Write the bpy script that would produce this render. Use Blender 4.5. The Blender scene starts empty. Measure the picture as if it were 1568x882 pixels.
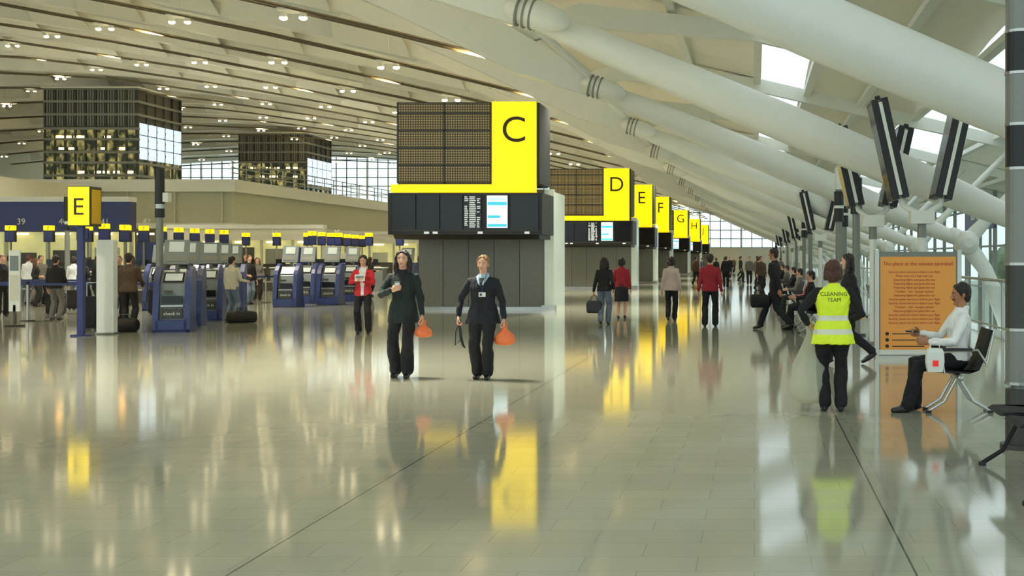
import bpy, math, random
from mathutils import Vector, Matrix, noise
from mathutils.bvhtree import BVHTree
random.seed(4)
sc = bpy.context.scene
sc.view_settings.view_transform = 'Standard'
V = Vector
pi = math.pi

# ------------------------------------------------------------------ materials
def C(r, g, b):
    f = lambda u: (u/255/12.92) if u/255 <= .04045 else ((u/255+.055)/1.055)**2.4
    return (f(r), f(g), f(b), 1)

def M(name, col, rough=.5, metal=0., es=0., var=.08, scale=5., bump=0., bscale=40., ecol=None, samp=False):
    m = bpy.data.materials.new(name); m.use_nodes = True
    nt = m.node_tree; p = nt.nodes['Principled BSDF']
    tc = nt.nodes.new('ShaderNodeTexCoord'); nz = nt.nodes.new('ShaderNodeTexNoise')
    nz.inputs['Scale'].default_value = scale
    nt.links.new(tc.outputs['Object'], nz.inputs['Vector'])
    mx = nt.nodes.new('ShaderNodeMix'); mx.data_type = 'RGBA'
    mx.inputs[6].default_value = tuple(c*(1-var) for c in col[:3])+(1,)
    mx.inputs[7].default_value = tuple(min(1, c*(1+var)) for c in col[:3])+(1,)
    nt.links.new(nz.outputs['Fac'], mx.inputs[0])
    nt.links.new(mx.outputs[2], p.inputs['Base Color'])
    p.inputs['Roughness'].default_value = rough
    p.inputs['Metallic'].default_value = metal
    if es > 0:
        p.inputs['Emission Color'].default_value = ecol or col
        p.inputs['Emission Strength'].default_value = es
        if not samp: m.cycles.emission_sampling = 'NONE'
    if bump > 0:
        n2 = nt.nodes.new('ShaderNodeTexNoise'); n2.inputs['Scale'].default_value = bscale
        nt.links.new(tc.outputs['Object'], n2.inputs['Vector'])
        bp = nt.nodes.new('ShaderNodeBump'); bp.inputs['Strength'].default_value = bump
        bp.inputs['Distance'].default_value = .02
        nt.links.new(n2.outputs['Fac'], bp.inputs['Height'])
        nt.links.new(bp.outputs['Normal'], p.inputs['Normal'])
    return m

def glassy(name, col, alpha, rough=.05, diffuse=False):
    m = bpy.data.materials.new(name); m.use_nodes = True
    nt = m.node_tree; nt.nodes.clear()
    o = nt.nodes.new('ShaderNodeOutputMaterial'); t = nt.nodes.new('ShaderNodeBsdfTransparent')
    g = nt.nodes.new('ShaderNodeBsdfDiffuse' if diffuse else 'ShaderNodeBsdfGlossy')
    g.inputs['Color'].default_value = col
    t.inputs['Color'].default_value = tuple(min(1, .75+.25*c) for c in col[:3])+(1,)
    if not diffuse: g.inputs['Roughness'].default_value = rough
    mx = nt.nodes.new('ShaderNodeMixShader'); mx.inputs[0].default_value = alpha
    nt.links.new(t.outputs[0], mx.inputs[1]); nt.links.new(g.outputs[0], mx.inputs[2])
    nt.links.new(mx.outputs[0], o.inputs[0])
    return m

# floor
def floor_mat():
    m = bpy.data.materials.new('polished_stone_tile'); m.use_nodes = True
    nt = m.node_tree; p = nt.nodes['Principled BSDF']; L = nt.links.new
    tc = nt.nodes.new('ShaderNodeTexCoord')
    br = nt.nodes.new('ShaderNodeTexBrick')
    br.inputs['Scale'].default_value = 1.0
    br.inputs['Brick Width'].default_value = .6; br.inputs['Row Height'].default_value = .3
    br.inputs['Mortar Size'].default_value = .004; br.inputs['Mortar Smooth'].default_value = .5
    br.inputs['Color1'].default_value = C(170, 170, 148); br.inputs['Color2'].default_value = C(176, 176, 154)
    br.inputs['Mortar'].default_value = C(152, 152, 130)
    mp = nt.nodes.new('ShaderNodeMapping'); mp.inputs['Rotation'].default_value = (0, 0, 0)
    L(tc.outputs['Object'], mp.inputs['Vector']); L(mp.outputs[0], br.inputs['Vector'])
    nz = nt.nodes.new('ShaderNodeTexNoise'); nz.inputs['Scale'].default_value = .9; nz.inputs['Detail'].default_value = 6
    L(tc.outputs['Object'], nz.inputs['Vector'])
    mx = nt.nodes.new('ShaderNodeMix'); mx.data_type = 'RGBA'; mx.blend_type = 'MULTIPLY'
    mx.inputs[0].default_value = .2
    L(br.outputs['Color'], mx.inputs[6]); L(nz.outputs['Fac'], mx.inputs[7])
    sx = nt.nodes.new('ShaderNodeSeparateXYZ'); L(tc.outputs['Object'], sx.inputs[0])
    last = None
    for x in (-2.66, .82, -9.6, -16.5):
        a = nt.nodes.new('ShaderNodeMath'); a.operation = 'SUBTRACT'; a.inputs[1].default_value = x
        L(sx.outputs[0], a.inputs[0])
        b = nt.nodes.new('ShaderNodeMath'); b.operation = 'ABSOLUTE'; L(a.outputs[0], b.inputs[0])
        c = nt.nodes.new('ShaderNodeMath'); c.operation = 'LESS_THAN'; c.inputs[1].default_value = .006
        L(b.outputs[0], c.inputs[0])
        if last is None: last = c
        else:
            d = nt.nodes.new('ShaderNodeMath'); d.operation = 'MAXIMUM'
            L(last.outputs[0], d.inputs[0]); L(c.outputs[0], d.inputs[1]); last = d
    m2 = nt.nodes.new('ShaderNodeMix'); m2.data_type = 'RGBA'
    L(last.outputs[0], m2.inputs[0]); L(mx.outputs[2], m2.inputs[6]); m2.inputs[7].default_value = C(80, 80, 62)
    L(m2.outputs[2], p.inputs['Base Color'])
    p.inputs['IOR'].default_value = 2.05
    n3 = nt.nodes.new('ShaderNodeTexNoise'); n3.inputs['Scale'].default_value = 2.2
    L(tc.outputs['Object'], n3.inputs['Vector'])
    mr = nt.nodes.new('ShaderNodeMapRange'); mr.inputs[3].default_value = .06; mr.inputs[4].default_value = .10
    L(n3.outputs['Fac'], mr.inputs[0]); L(mr.outputs[0], p.inputs['Roughness'])
    return m

def dots_mat():
    m = bpy.data.materials.new('dot_matrix'); m.use_nodes = True
    nt = m.node_tree; p = nt.nodes['Principled BSDF']; L = nt.links.new
    tc = nt.nodes.new('ShaderNodeTexCoord'); sx = nt.nodes.new('ShaderNodeSeparateXYZ'); cb = nt.nodes.new('ShaderNodeCombineXYZ')
    L(tc.outputs['Object'], sx.inputs[0]); L(sx.outputs[0], cb.inputs[0]); L(sx.outputs[2], cb.inputs[1])
    v = nt.nodes.new('ShaderNodeTexVoronoi'); v.voronoi_dimensions = '2D'
    v.inputs['Scale'].default_value = 14; v.inputs['Randomness'].default_value = 0
    L(cb.outputs[0], v.inputs['Vector'])
    r = nt.nodes.new('ShaderNodeValToRGB')
    r.color_ramp.elements[0].position = .28; r.color_ramp.elements[0].color = C(150, 132, 82)
    r.color_ramp.elements[1].position = .36; r.color_ramp.elements[1].color = C(54, 49, 33)
    L(v.outputs['Distance'], r.inputs[0]); L(r.outputs[0], p.inputs['Base Color'])
    L(r.outputs[0], p.inputs['Emission Color']); p.inputs['Emission Strength'].default_value = .4
    p.inputs['Roughness'].default_value = .4
    m.cycles.emission_sampling = 'NONE'
    return m

def lit_windows_mat():
    m = bpy.data.materials.new('dark_office_glazing'); m.use_nodes = True
    nt = m.node_tree; p = nt.nodes['Principled BSDF']; L = nt.links.new
    tc = nt.nodes.new('ShaderNodeTexCoord'); nz = nt.nodes.new('ShaderNodeTexNoise'); nz.inputs['Scale'].default_value = 1.1
    mp = nt.nodes.new('ShaderNodeMapping'); mp.inputs['Scale'].default_value = (1.3, 1.3, .9)
    L(tc.outputs['Object'], mp.inputs[0]); L(mp.outputs[0], nz.inputs['Vector'])
    r = nt.nodes.new('ShaderNodeValToRGB')
    r.color_ramp.elements[0].position = .46; r.color_ramp.elements[0].color = C(40, 48, 36)
    r.color_ramp.elements[1].position = .68; r.color_ramp.elements[1].color = C(215, 200, 120)
    L(nz.outputs['Fac'], r.inputs[0])
    p.inputs['Base Color'].default_value = C(40, 46, 38)
    L(r.outputs[0], p.inputs['Emission Color']); p.inputs['Emission Strength'].default_value = .7
    p.inputs['Roughness'].default_value = .12
    m.cycles.emission_sampling = 'NONE'
    return m

FLOOR = floor_mat(); DOTS = dots_mat(); OFFICE = lit_windows_mat()
ROOF = M('ceiling_panel', C(236, 233, 218), .6, var=.03)
WHITE = M('white_painted_steel', C(228, 230, 220), .4, var=.03)
OFFW = M('cream_plaster', C(210, 208, 190), .7, var=.05)
BEIGE = M('beige_wall', C(186, 188, 168), .7, var=.05)
CABLE = M('dark_cable', C(84, 76, 54), .5)
GLOW = M('lamp_glow', C(255, 225, 150), .5, es=16, ecol=(1, .8, .48, 1), var=0)
YEL = M('sign_yellow', C(255, 222, 0), .4, es=1.25, ecol=(1.0, .70, .0, 1), var=.02, samp=True)
YBAR = M('sign_yellow_bar', C(255, 215, 0), .4, es=1.1, ecol=(1.0, .62, .0, 1), var=.02)
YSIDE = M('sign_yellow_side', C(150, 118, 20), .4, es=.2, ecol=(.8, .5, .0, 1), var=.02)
INK = M('sign_black_letter', C(50, 40, 5), .5)
BLK = M('black_plastic', C(22, 22, 22), .4, var=.1)
MESH = M('black_mesh', C(18, 18, 18), .7, var=.1)
SCRBLK = M('black_screen', C(10, 11, 12), .2)
DGREY = M('dark_grey_metal', C(62, 62, 54), .45)
MGREY = M('mid_grey_metal', C(130, 133, 125), .4, .2)
GRANITE = M('grey_granite', C(124, 123, 112), .35, var=.15, scale=14)
CHROME = M('brushed_steel', C(185, 186, 180), .28, .85)
SCREEN = M('white_screen', C(225, 240, 240), .3, es=1.1, var=.02)
KSCR = M('kiosk_screen', C(190, 198, 190), .3, es=.25, var=.05)
CYAN = M('cyan_screen', C(60, 190, 215), .3, es=.9, var=.02)
LISTW = M('list_text', C(215, 220, 215), .4, es=.7)
FIN = M('lit_glass_fin', C(190, 202, 185), .2, es=.3)
BLUE = M('navy_blue', C(34, 44, 98), .4)
KBLUE = M('kiosk_blue', C(40, 54, 106), .35)
KGREY = M('kiosk_grey', C(120, 128, 128), .4)
ORANGE = M('poster_orange', C(226, 156, 72), .5, es=.1, var=.08, scale=2)
PRED = M('poster_red_text', C(190, 40, 30), .5)
HIVIS = M('hi_vis_yellow', C(212, 235, 40), .6, es=.15, bump=.3, bscale=20)
SILVER = M('reflective_tape', C(225, 228, 205), .35, var=.03)
BAGO = M('orange_plastic', C(236, 118, 62), .4, es=.03, bump=.4)
GLASS = glassy('clear_glass', (.9, .97, .95, 1), .12)
BINBAG = glassy('translucent_plastic', C(225, 225, 200), .42, diffuse=True)
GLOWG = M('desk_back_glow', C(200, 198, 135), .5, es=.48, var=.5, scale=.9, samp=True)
SKYP = M('sky_reflection_pane', C(205, 225, 245), .2, es=1.0, var=.03)  # pale glow stands in for sky reflected in tower side windows
WARML = M('warm_light_box', C(255, 220, 140), .5, es=3.5, ecol=(1, .8, .4, 1))
PINK = M('shop_light_blue', C(110, 150, 235), .5, es=.8)
REDS = M('shop_red', C(215, 40, 35), .5, es=.5)
OUTG = M('outside_green', C(96, 110, 80), .9, var=.3, scale=.3)

def cloth(n, c, rough=.85): return M(n, c, rough, var=.18, scale=9, bump=.45, bscale=22)
cBLACK = cloth('black_cloth', C(24, 24, 26)); cDGREEN = cloth('dark_green_cloth', C(30, 40, 38))
cNAVY = cloth('dark_navy_cloth', C(26, 29, 36)); cRED = cloth('red_cloth', C(205, 40, 52)); cDRED = cloth('dark_red_cloth', C(150, 32, 46))
cWHITE = cloth('white_cloth', C(238, 238, 234)); cBEIGE = cloth('beige_cloth', C(200, 178, 168)); cJEAN = cloth('jeans', C(104, 118, 136))
cPINK = cloth('pink_cloth', C(214, 120, 130)); cGREY = cloth('grey_cloth', C(110, 108, 102)); cBLUE = cloth('light_blue_cloth', C(165, 190, 205))
cCREAM = cloth('cream_cloth', C(215, 208, 180)); cBROWN = cloth('brown_cloth', C(78, 60, 46))
SKIN = M('skin', C(218, 166, 138), .5, var=.06); SKIND = M('tan_skin', C(172, 116, 84), .5, var=.06)
HDARK = M('dark_hair', C(34, 23, 18), .45, var=.4, scale=40, bump=.8, bscale=60); HBROWN = M('brown_hair', C(80, 46, 32), .5, var=.3, scale=40, bump=.8, bscale=60)
HBLOND = M('blond_hair', C(150, 110, 66), .5, var=.3, scale=40, bump=.8, bscale=60)
SHOE = M('black_leather', C(16, 15, 15), .3)
EYEW = M('eye_white', C(205, 195, 182), .3); EYED = M('iris', C(34, 22, 16), .2); LIP = M('lips', C(176, 98, 88), .5)

# ------------------------------------------------------------------ builder
def sph(c, r, nu=12, nv=8):
    vs = []; fs = []
    if not hasattr(r, '__len__'): r = (r, r, r)
    vs.append((c[0], c[1], c[2]+r[2]))
    for j in range(1, nv):
        a = pi*j/nv
        for i in range(nu):
            t = 2*pi*i/nu
            vs.append((c[0]+r[0]*math.sin(a)*math.cos(t), c[1]+r[1]*math.sin(a)*math.sin(t), c[2]+r[2]*math.cos(a)))
    vs.append((c[0], c[1], c[2]-r[2]))
    for i in range(nu): fs.append((0, 1+i, 1+(i+1) % nu))
    for j in range(nv-2):
        for i in range(nu):
            a = 1+j*nu+i; b = 1+j*nu+(i+1) % nu
            fs.append((a, a+nu, b+nu, b))
    e = len(vs)-1; o = 1+(nv-2)*nu
    for i in range(nu): fs.append((e, o+(i+1) % nu, o+i))
    return vs, fs

def loft(rings):
    n = len(rings[0]); vs = [tuple(p) for r in rings for p in r]; fs = []
    for j in range(len(rings)-1):
        for i in range(n):
            fs.append((j*n+i, j*n+(i+1) % n, (j+1)*n+(i+1) % n, (j+1)*n+i))
    fs.append(tuple(range(n))[::-1]); fs.append(tuple((len(rings)-1)*n+i for i in range(n)))
    return vs, fs

def chain(pts, rad, n=12, flat=1., ref=None, cap=True):
    pts = [V(p) for p in pts]; rings = []
    P = []; R = []
    if cap:
        d = (pts[0]-pts[1]).normalized()
        P += [pts[0]+d*rad[0]*.85, pts[0]+d*rad[0]*.5]; R += [rad[0]*.4, rad[0]*.85]
    P += pts; R += list(rad)
    if cap:
        d = (pts[-1]-pts[-2]).normalized()
        P += [pts[-1]+d*rad[-1]*.5, pts[-1]+d*rad[-1]*.85]; R += [rad[-1]*.85, rad[-1]*.4]
    prev = None
    for i, p in enumerate(P):
        t = (P[min(i+1, len(P)-1)]-P[max(i-1, 0)]).normalized()
        if prev is None:
            u = V(ref) if ref else (V((0, 1, 0)) if abs(t.y) < .8 else V((1, 0, 0)))
        else: u = prev
        u = (u-t*u.dot(t)).normalized(); prev = u; w = t.cross(u)
        rings.append([p+(u*math.cos(2*pi*k/n)*flat+w*math.sin(2*pi*k/n))*R[i] for k in range(n)])
    return loft(rings)

_tc = {}
def text_geo(s, size, ext=.01):
    k = (s, size, ext)
    if k not in _tc:
        cu = bpy.data.curves.new('t', 'FONT'); cu.body = s; cu.size = size; cu.extrude = ext; cu.align_x = 'CENTER'
        cu.resolution_u = 6
        o = bpy.data.objects.new('t', cu); sc.collection.objects.link(o)
        dg = bpy.context.evaluated_depsgraph_get(); me = bpy.data.meshes.new_from_object(o.evaluated_get(dg))
        _tc[k] = ([tuple(v.co) for v in me.vertices], [tuple(p.vertices) for p in me.polygons])
        bpy.data.objects.remove(o); bpy.data.meshes.remove(me)
    return _tc[k]

class B:
    def __init__(s): s.v = []; s.f = []; s.m = []; s.mats = []
    def add(s, g, mat, T=None):
        vs, fs = g; o = len(s.v)
        if mat not in s.mats: s.mats.append(mat)
        k = s.mats.index(mat)
        s.v += [tuple(T @ V(p)) for p in vs] if T else [tuple(p) for p in vs]
        for f in fs: s.f.append(tuple(i+o for i in f)); s.m.append(k)
        return s
    def box(s, x0, x1, y0, y1, z0, z1, mat, T=None):
        vs = [(x, y, z) for x in (x0, x1) for y in (y0, y1) for z in (z0, z1)]
        fs = [(0, 1, 3, 2), (4, 6, 7, 5), (0, 4, 5, 1), (2, 3, 7, 6), (0, 2, 6, 4), (1, 5, 7, 3)]
        return s.add((vs, fs), mat, T)
    def cyl(s, p0, p1, r0, r1, mat, n=16): return s.add(chain([p0, p1], [r0, r1], n, cap=False), mat)
    def tube(s, pts, rad, mat, n=10, cap=True, T=None): 
        if not hasattr(rad, '__len__'): rad = [rad]*len(pts)
        return s.add(chain(pts, rad, n, cap=cap), mat, T)
    def sph(s, c, r, mat, T=None, nu=14, nv=10): return s.add(sph(c, r, nu, nv), mat, T)
    def prism(s, poly, x0, x1, mat):
        n = len(poly); vs = [(x0, p[0], p[1]) for p in poly]+[(x1, p[0], p[1]) for p in poly]
        fs = [tuple(range(n)), tuple(range(2*n-1, n-1, -1))]+[(i, i+n, (i+1) % n+n, (i+1) % n) for i in range(n)]
        return s.add((vs, fs), mat)
    def text(s, t, x, y, z, size, mat, ext=.01, rz=0):
        T = Matrix.Translation((x, y, z)) @ Matrix.Rotation(rz, 4, 'Z') @ Matrix.Rotation(pi/2, 4, 'X')
        return s.add(text_geo(t, size, ext), mat, T)
    def obj(s, name, loc=(0, 0, 0), rz=0, bevel=0, smooth=False, parent=None):
        me = bpy.data.meshes.new(name); me.from_pydata(s.v, [], s.f)
        for m in s.mats: me.materials.append(m)
        me.polygons.foreach_set('material_index', s.m)
        if smooth: me.polygons.foreach_set('use_smooth', [True]*len(s.f))
        me.update()
        o = bpy.data.objects.new(name, me); sc.collection.objects.link(o)
        o.location = loc; o.rotation_euler = (0, 0, rz)
        if bevel:
            md = o.modifiers.new('bevel', 'BEVEL'); md.width = bevel; md.segments = 2; md.limit_method = 'ANGLE'
        if parent: o.parent = parent
        return o

def dup(o, loc, rz=0, s=1.):
    n = bpy.data.objects.new(o.name.split('.')[0], o.data); sc.collection.objects.link(n)
    for md in o.modifiers:
        m2 = n.modifiers.new(md.name, md.type)
        if md.type == 'BEVEL': m2.width = md.width; m2.segments = 2; m2.limit_method = 'ANGLE'
        if md.type == 'EDGE_SPLIT': m2.split_angle = md.split_angle
    n.location = loc; n.rotation_euler = (0, 0, rz); n.scale = (s, s, s)
    return n

# ------------------------------------------------------------------ shell
B().box(-100, 5.4, -10, 182, -.3, 0, FLOOR).obj('floor')
PR = [(-102, 15.8), (-85, 17.4), (-65, 18.3), (-50, 17.6), (-35, 15.4), (-20, 12.5), (-12, 10.7), (-6, 9.2), (2.3, 7.2), (8, 5.9), (13, 4.7)]
def R(x):
    for (a, za), (b, zb) in zip(PR, PR[1:]):
        if x <= b:
            t = max(0, (x-a)/(b-a)); return za+(zb-za)*t
    return PR[-1][1]
def Rs(x): return (R(x-2.5)+R(x-1.2)+R(x)+R(x+1.2)+R(x+2.5))/5 if x < 9 else R(x)
PL = [12.5+9.3*i for i in range(19)]
b = B()
skips = [(0.2, 1.7), (5.6, 8.2)]
xs = [-101+2*i for i in range(50)]+[-1, .2, 1.7, 3.6, 5.6, 8.2, 10.5, 13]
for bay in [PL[0]-9.3]+PL[:-1]:
    N = 6
    for i in range(len(xs)-1):
        xa, xb = xs[i], xs[i+1]
        if (xa, xb) in skips: continue
        for k in range(N):
            t0, t1 = k/N, (k+1)/N
            f = lambda x, t: Rs(x)+(1.3 if x < -4 else .35)*math.sin(pi*t)**.8
            y0, y1 = bay+9.3*t0, bay+9.3*t1
            b.add(([(xa, y0, f(xa, t0)), (xb, y0, f(xb, t0)), (xb, y1, f(xb, t1)), (xa, y1, f(xa, t1))], [(0, 1, 2, 3)]), ROOF)
b.obj('ceiling', smooth=True)

def beam(b, pts, w, hd, mat):
    rings = []
    for (x, z), h, ww in zip(pts, hd, w):
        rings.append([V((x, -ww/2, z+h)), V((x, ww/2, z+h)), V((x, ww*.32, z-h)), V((x, -ww*.32, z-h))])
    b.add(loft(rings), mat)
def brackets(b):
    for x in range(-96, -8, 8):
        z = Rs(x)-.5
        for s in (-1, 1):
            b.add(([(x-1.6, s*.5, z-.3), (x+1.6, s*.5, z-.3+(Rs(x+1.6)-Rs(x-1.6))), (x+1.0, s*3.2, z+1.35), (x-1.0, s*3.2, z+1.35),
                    (x-1.6, s*.5, z-.42), (x+1.6, s*.5, z-.42+(Rs(x+1.6)-Rs(x-1.6)))], [(0, 1, 2, 3), (4, 5, 2, 3), (0, 3, 4), (1, 2, 5), (0, 1, 5, 4)]), WHITE)
px = [-99+5*i for i in range(18)]
b = B()
pts = [(x, Rs(x)-.55) for x in px]+[(-9.5, 8.75), (-6.2, 7.0), (-4.1, 6.06)]
beam(b, pts, [1.3]*18+[1.1, .7, .35], [.6]*18+[.7, .55, .25], WHITE)
beam(b, [(-6.5, 7.4), (-4.6, 8.0), (0, 7.55), (5, 6.4), (12.8, 4.6)], [.4]*5, [.25, .3, .22, .22, .15], WHITE)
brackets(b)
J = V((-4.1, 0, 6.06)); Nn = V((5.6, 0, 2.0)); d = Nn-J
prof = [.20, .28, .34, .36, .34, .28, .2, .15]
b.tube([J+d*t for t in (0, .12, .3, .5, .68, .82, .93, 1)], prof, WHITE, 20)
rot = Matrix.Translation(J+V((.15, -.45, -.05))) @ Matrix.Rotation(math.radians(15), 4, 'Y')
b.sph((0, 0, 0), (.62, .3, .27), WHITE, rot, 24, 14)
for q in (-.35, -.22, -.09): b.tube([V((q, -.0, 0)), V((q+.04, 0, 0))], .3, MGREY, 20, False, rot)
for q in (-3, 3):
    b.tube([J+d*.02, V((-7.8, q*.9, Rs(-7.8)-.2))], [.12, .09], WHITE, 10)
b.tube([Nn+V((0, -.18, 0)), Nn+V((0, .18, 0))], .32, WHITE, 24)
b.tube([Nn+V((0, -.24, 0)), Nn+V((0, -.1, 0))], .13, DGREY, 16)
b.tube([Nn+V((0, -.25, 0)), Nn+V((0, -.1, 0))], .09, WHITE, 16)
b.tube([Nn, Nn+V((.9, 0, 1.0)), Nn+V((3.2, 0, 3.3))], [.22, .12, .1], WHITE, 14)
b.tube([Nn, Nn+V((.5, 0, -.7)), Nn+V((1.6, 0, -3.4)), Nn+V((2.2, 0, -5.9))], [.24, .2, .26, .18], WHITE, 14)
b.tube([Nn, Nn+V((-.35, 0, .22))], [.26, .2], WHITE, 14)
ra = b.obj('roof_rafter', (0, PL[0], 0), smooth=True)
ra.modifiers.new('es', 'EDGE_SPLIT').split_angle = .6
b = B()
pts = [(x, Rs(x)-.55) for x in px]+[(-9.5, Rs(-9.5)-.4), (-6, Rs(-6)-.15), (0, Rs(0)-.1), (12, R(12)-.1)]
beam(b, pts, [1.3]*18+[1.1, .7, .4, .4], [.6]*18+[.4, .15, .12, .12], WHITE)
brackets(b)
ra2 = b.obj('roof_girder', (0, PL[12], 0), smooth=True)
ra2.modifiers.new('es', 'EDGE_SPLIT').split_angle = .6
for i, y in enumerate(PL):
    if 0 < i < 12: dup(ra, (0, y, 0))
    elif i > 12: dup(ra2, (0, y, 0))
b = B()
for x in (11, 8.3, 5.5, 3.6, 1.8, .1, -2.2):
    b.box(x-.12, x+.12, 3.2, 180, R(x)-.18, R(x)-.02, WHITE)
b.obj('ceiling_purlin')

# lighting rails
b = B()
for dy in (-.3, .3):
    b.tube([(x, dy, Rs(x)-2.0) for x in range(-99, -6, 4)], .055, CABLE, 6)
for x in range(-94, -6, 8):
    z = Rs(x)-2.05
    for dx in (-.3, .3):
        b.cyl((x+dx, 0, z), (x+dx, 0, z-.2), .09, .12, WHITE, 10)
        b.sph((x+dx, 0, z-.21), (.13, .13, .07), GLOW, None, 8, 6)
    b.cyl((x, 0, z+2.0), (x, 0, z), .012, .012, WHITE, 6)
    b.box(x-.4, x+.4, -.3, .3, z-.02, z+.05, WHITE)
lr = b.obj('spotlight_rail', (0, PL[0]+4.6, 0))
for y in PL[1:-1]: dup(lr, (0, y+4.6, 0))
ld = bpy.data.lights.new('warm_uplight', 'SPOT'); ld.energy = 3900; ld.color = (1, .79, .46); ld.spot_size = math.radians(100); ld.spot_blend = .8; ld.shadow_soft_size = .25
for j, y in enumerate(PL[:-1]):
    for x in (-88, -70, -54, -40, -28, -17, -8.5):
        if (j % 2) and x < -60: continue
        o = bpy.data.objects.new('warm_uplight', ld); sc.collection.objects.link(o)
        o.location = (x+(4 if j % 2 and x < -9 else 0), y+4.6, Rs(x)-2.5); o.rotation_euler = (pi, 0, 0)
ld2 = bpy.data.lights.new('hall_fill_light', 'SPOT'); ld2.energy = 5200; ld2.color = (1, .94, .82); ld2.spot_size = math.radians(120); ld2.spot_blend = 1; ld2.shadow_soft_size = .6  # added fill spots below the ceiling, brighten hall and floor
for y in (17, 36, 54, 73, 92, 120, 150):
    for x in (-6, -18, -34):
        o = bpy.data.objects.new('hall_fill_light', ld2); sc.collection.objects.link(o)
        o.location = (x, y, Rs(x)-2.4)
for x, y in ((-58, 60), (-50, 85), (-72, 90), (-50, 125)):  # extra fill added to lift the dark mezzanine and towers
    o = bpy.data.objects.new('hall_fill_light', ld2); sc.collection.objects.link(o); o.location = (x, y, Rs(x)-2.4)

# end wall window
b = B()
xw = [-98+1.6*i for i in range(69)]
for i, x in enumerate(xw):
    if x > 12: break
    w = .14 if i % 4 == 0 else .06
    b.box(x-w, x+w, 181, 181.2, 3.2, R(x)+.6, MGREY if i % 4 else WHITE)
z = 3.2
while z < 19:
    x0 = -98; x1 = 12
    for i in range(200):
        xx = 12-i*.5
        if R(xx) > z: x1 = xx; break
    b.box(x0, x1, 181, 181.2, z-.06, z+.06, MGREY); z += 1.35
b.obj('window_1')
B().box(-101, 12, 181, 181.5, 0, 3.2, OFFW).obj('wall_back')
B().box(-101, -100.5, 0, 181, 0, 16.5, OFFW).obj('wall_left')

b = B()
for i in range(46):
    y = 4+i*3.9
    b.box(11.9, 12.1, y-.05, y+.05, -6, R(12), MGREY)
for z in (-2, .1, 2.2, 4.2): b.box(11.92, 12.08, 4, 180, z-.05, z+.05, MGREY)
b.box(11.99, 12.0, 4, 180, -6, 4.8, GLASS)
b.obj('window_2')
B().box(5.4, 300, -60, 400, -6.4, -6, OUTG).obj('ground_outside')
b = B()
b.box(60, 70, 40, 300, -6, 3.5, OUTG)
for i in range(20): b.sph((58+random.random()*4, 60+i*11, 0+random.random()), (4, 6, 4+random.random()*2), OUTG, None, 10, 8)
b.obj('tree_belt')
b = B(); b.box(10.4, 10.5, 51, 58, 2.9, 4.2, KBLUE); b.text('new terminal', 10.38, 54.5, 3.4, .7, WHITE, .01, -pi/2)
b.box(10.4, 10.5, 52, 52.15, -6, 2.9, MGREY); b.box(10.4, 10.5, 57, 57.15, -6, 2.9, MGREY)
b.obj('blue_banner')

b = B()
for i in range(80):
    y = 12+i*2.1
    b.box(5.17, 5.23, y-.03, y+.03, 0, 1.08, CHROME)
b.box(5.19, 5.21, 12, 178, .1, 1.0, GLASS)
b.tube([(5.2, 12, 1.12), (5.2, 178, 1.12)], .035, CHROME, 10)
b.tube([(5.2, 12, .12), (5.2, 178, .12)], .02, CHROME, 8)
b.obj('glass_balustrade')

# ------------------------------------------------------------------ zone signs
def zone_sign(letter, Y):
    b = B()
    b.box(-2, 2.04, .07, 1.9, 3.72, 6.11, DGREY)
    b.box(-1.98, .72, 0, .07, 3.78, 6.09, DOTS)
    b.box(.74, 2.02, -.02, .07, 3.73, 6.12, YEL)
    b.box(2.02, 2.1, .1, 1.85, 3.75, 6.1, BLK)
    for x in (-1.98, -.63, .72): b.box(x-.025, x+.025, -.02, .0, 3.76, 6.1, DGREY)
    for i in range(6): z = 3.78+i*2.31/4.6; b.box(-1.98, .72, -.02, .0, min(z, 6.08)-.02, min(z, 6.08)+.02, DGREY)
    b.text(letter, 1.38, -.025, 4.96-.0, 1.06, INK, .012)
    b.box(-2.15, 2.02, -.12, .1, 3.49, 3.72, YBAR)
    b.box(-2.25, 2.2, -.05, 1.9, 2.28, 3.48, BLK)
    b.prism([(-.05, 2.28), (.1, 2.15), (1.9, 2.15), (1.9, 2.28)], -2.1, 2.1, BLK)
    for x0, x1 in ((-2.12, -1.45), (-1.41, -.76), (-.72, -.09), (-.05, .45), (.58, 1.24), (1.3, 2.1)):
        b.box(x0, x1, -.09, -.05, 2.42, 3.42, SCRBLK)
        b.box(x0-.02, x1+.02, -.08, -.05, 2.37, 2.42, DGREY)
    for r in range(17):
        z = 3.36-r*.054
        for a, c in ((-.03, .08), (.11, .3), (.33, .43)):
            if random.random() < .9: b.box(a, c-random.random()*.04, -.095, -.09, z-.015, z+.015, LISTW)
    b.box(.62, 1.21, -.1, -.09, 2.47, 3.4, SCREEN)
    b.box(.64, 1.19, -.105, -.1, 3.12, 3.22, CYAN); b.box(.64, 1.0, -.105, -.1, 2.75, 2.83, CYAN); b.box(.64, 1.19, -.105, -.1, 2.5, 2.58, CYAN)
    b.text('Welcome', .9, -.105, 3.27, .12, CYAN, .002)
    for x in (-1.2, -.95, .35, 1.7): b.box(x, x+.14, -.09, -.05, 2.3, 2.36, LISTW)
    b.box(-1.95, 1.9, 2.0, 5.5, 0, 3.7, GRANITE)
    for x in (-1.2, -.42, .36, 1.14): b.box(x-.008, x+.008, 1.99, 2.0, 0, 2.3, DGREY)
    b.box(-1.95, 1.9, 1.98, 2.0, 0, .1, CHROME)
    b.box(1.92, 2.2, 1.92, 2.1, 0, 3.7, FIN); b.box(1.92, 1.96, 2.1, 5.5, 0, 3.7, FIN)
    b.box(1.85, 2.25, 1.8, 2.15, 0, .16, CHROME)
    return b.obj('zone_information_sign', (-8.33, Y, 0))
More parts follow.
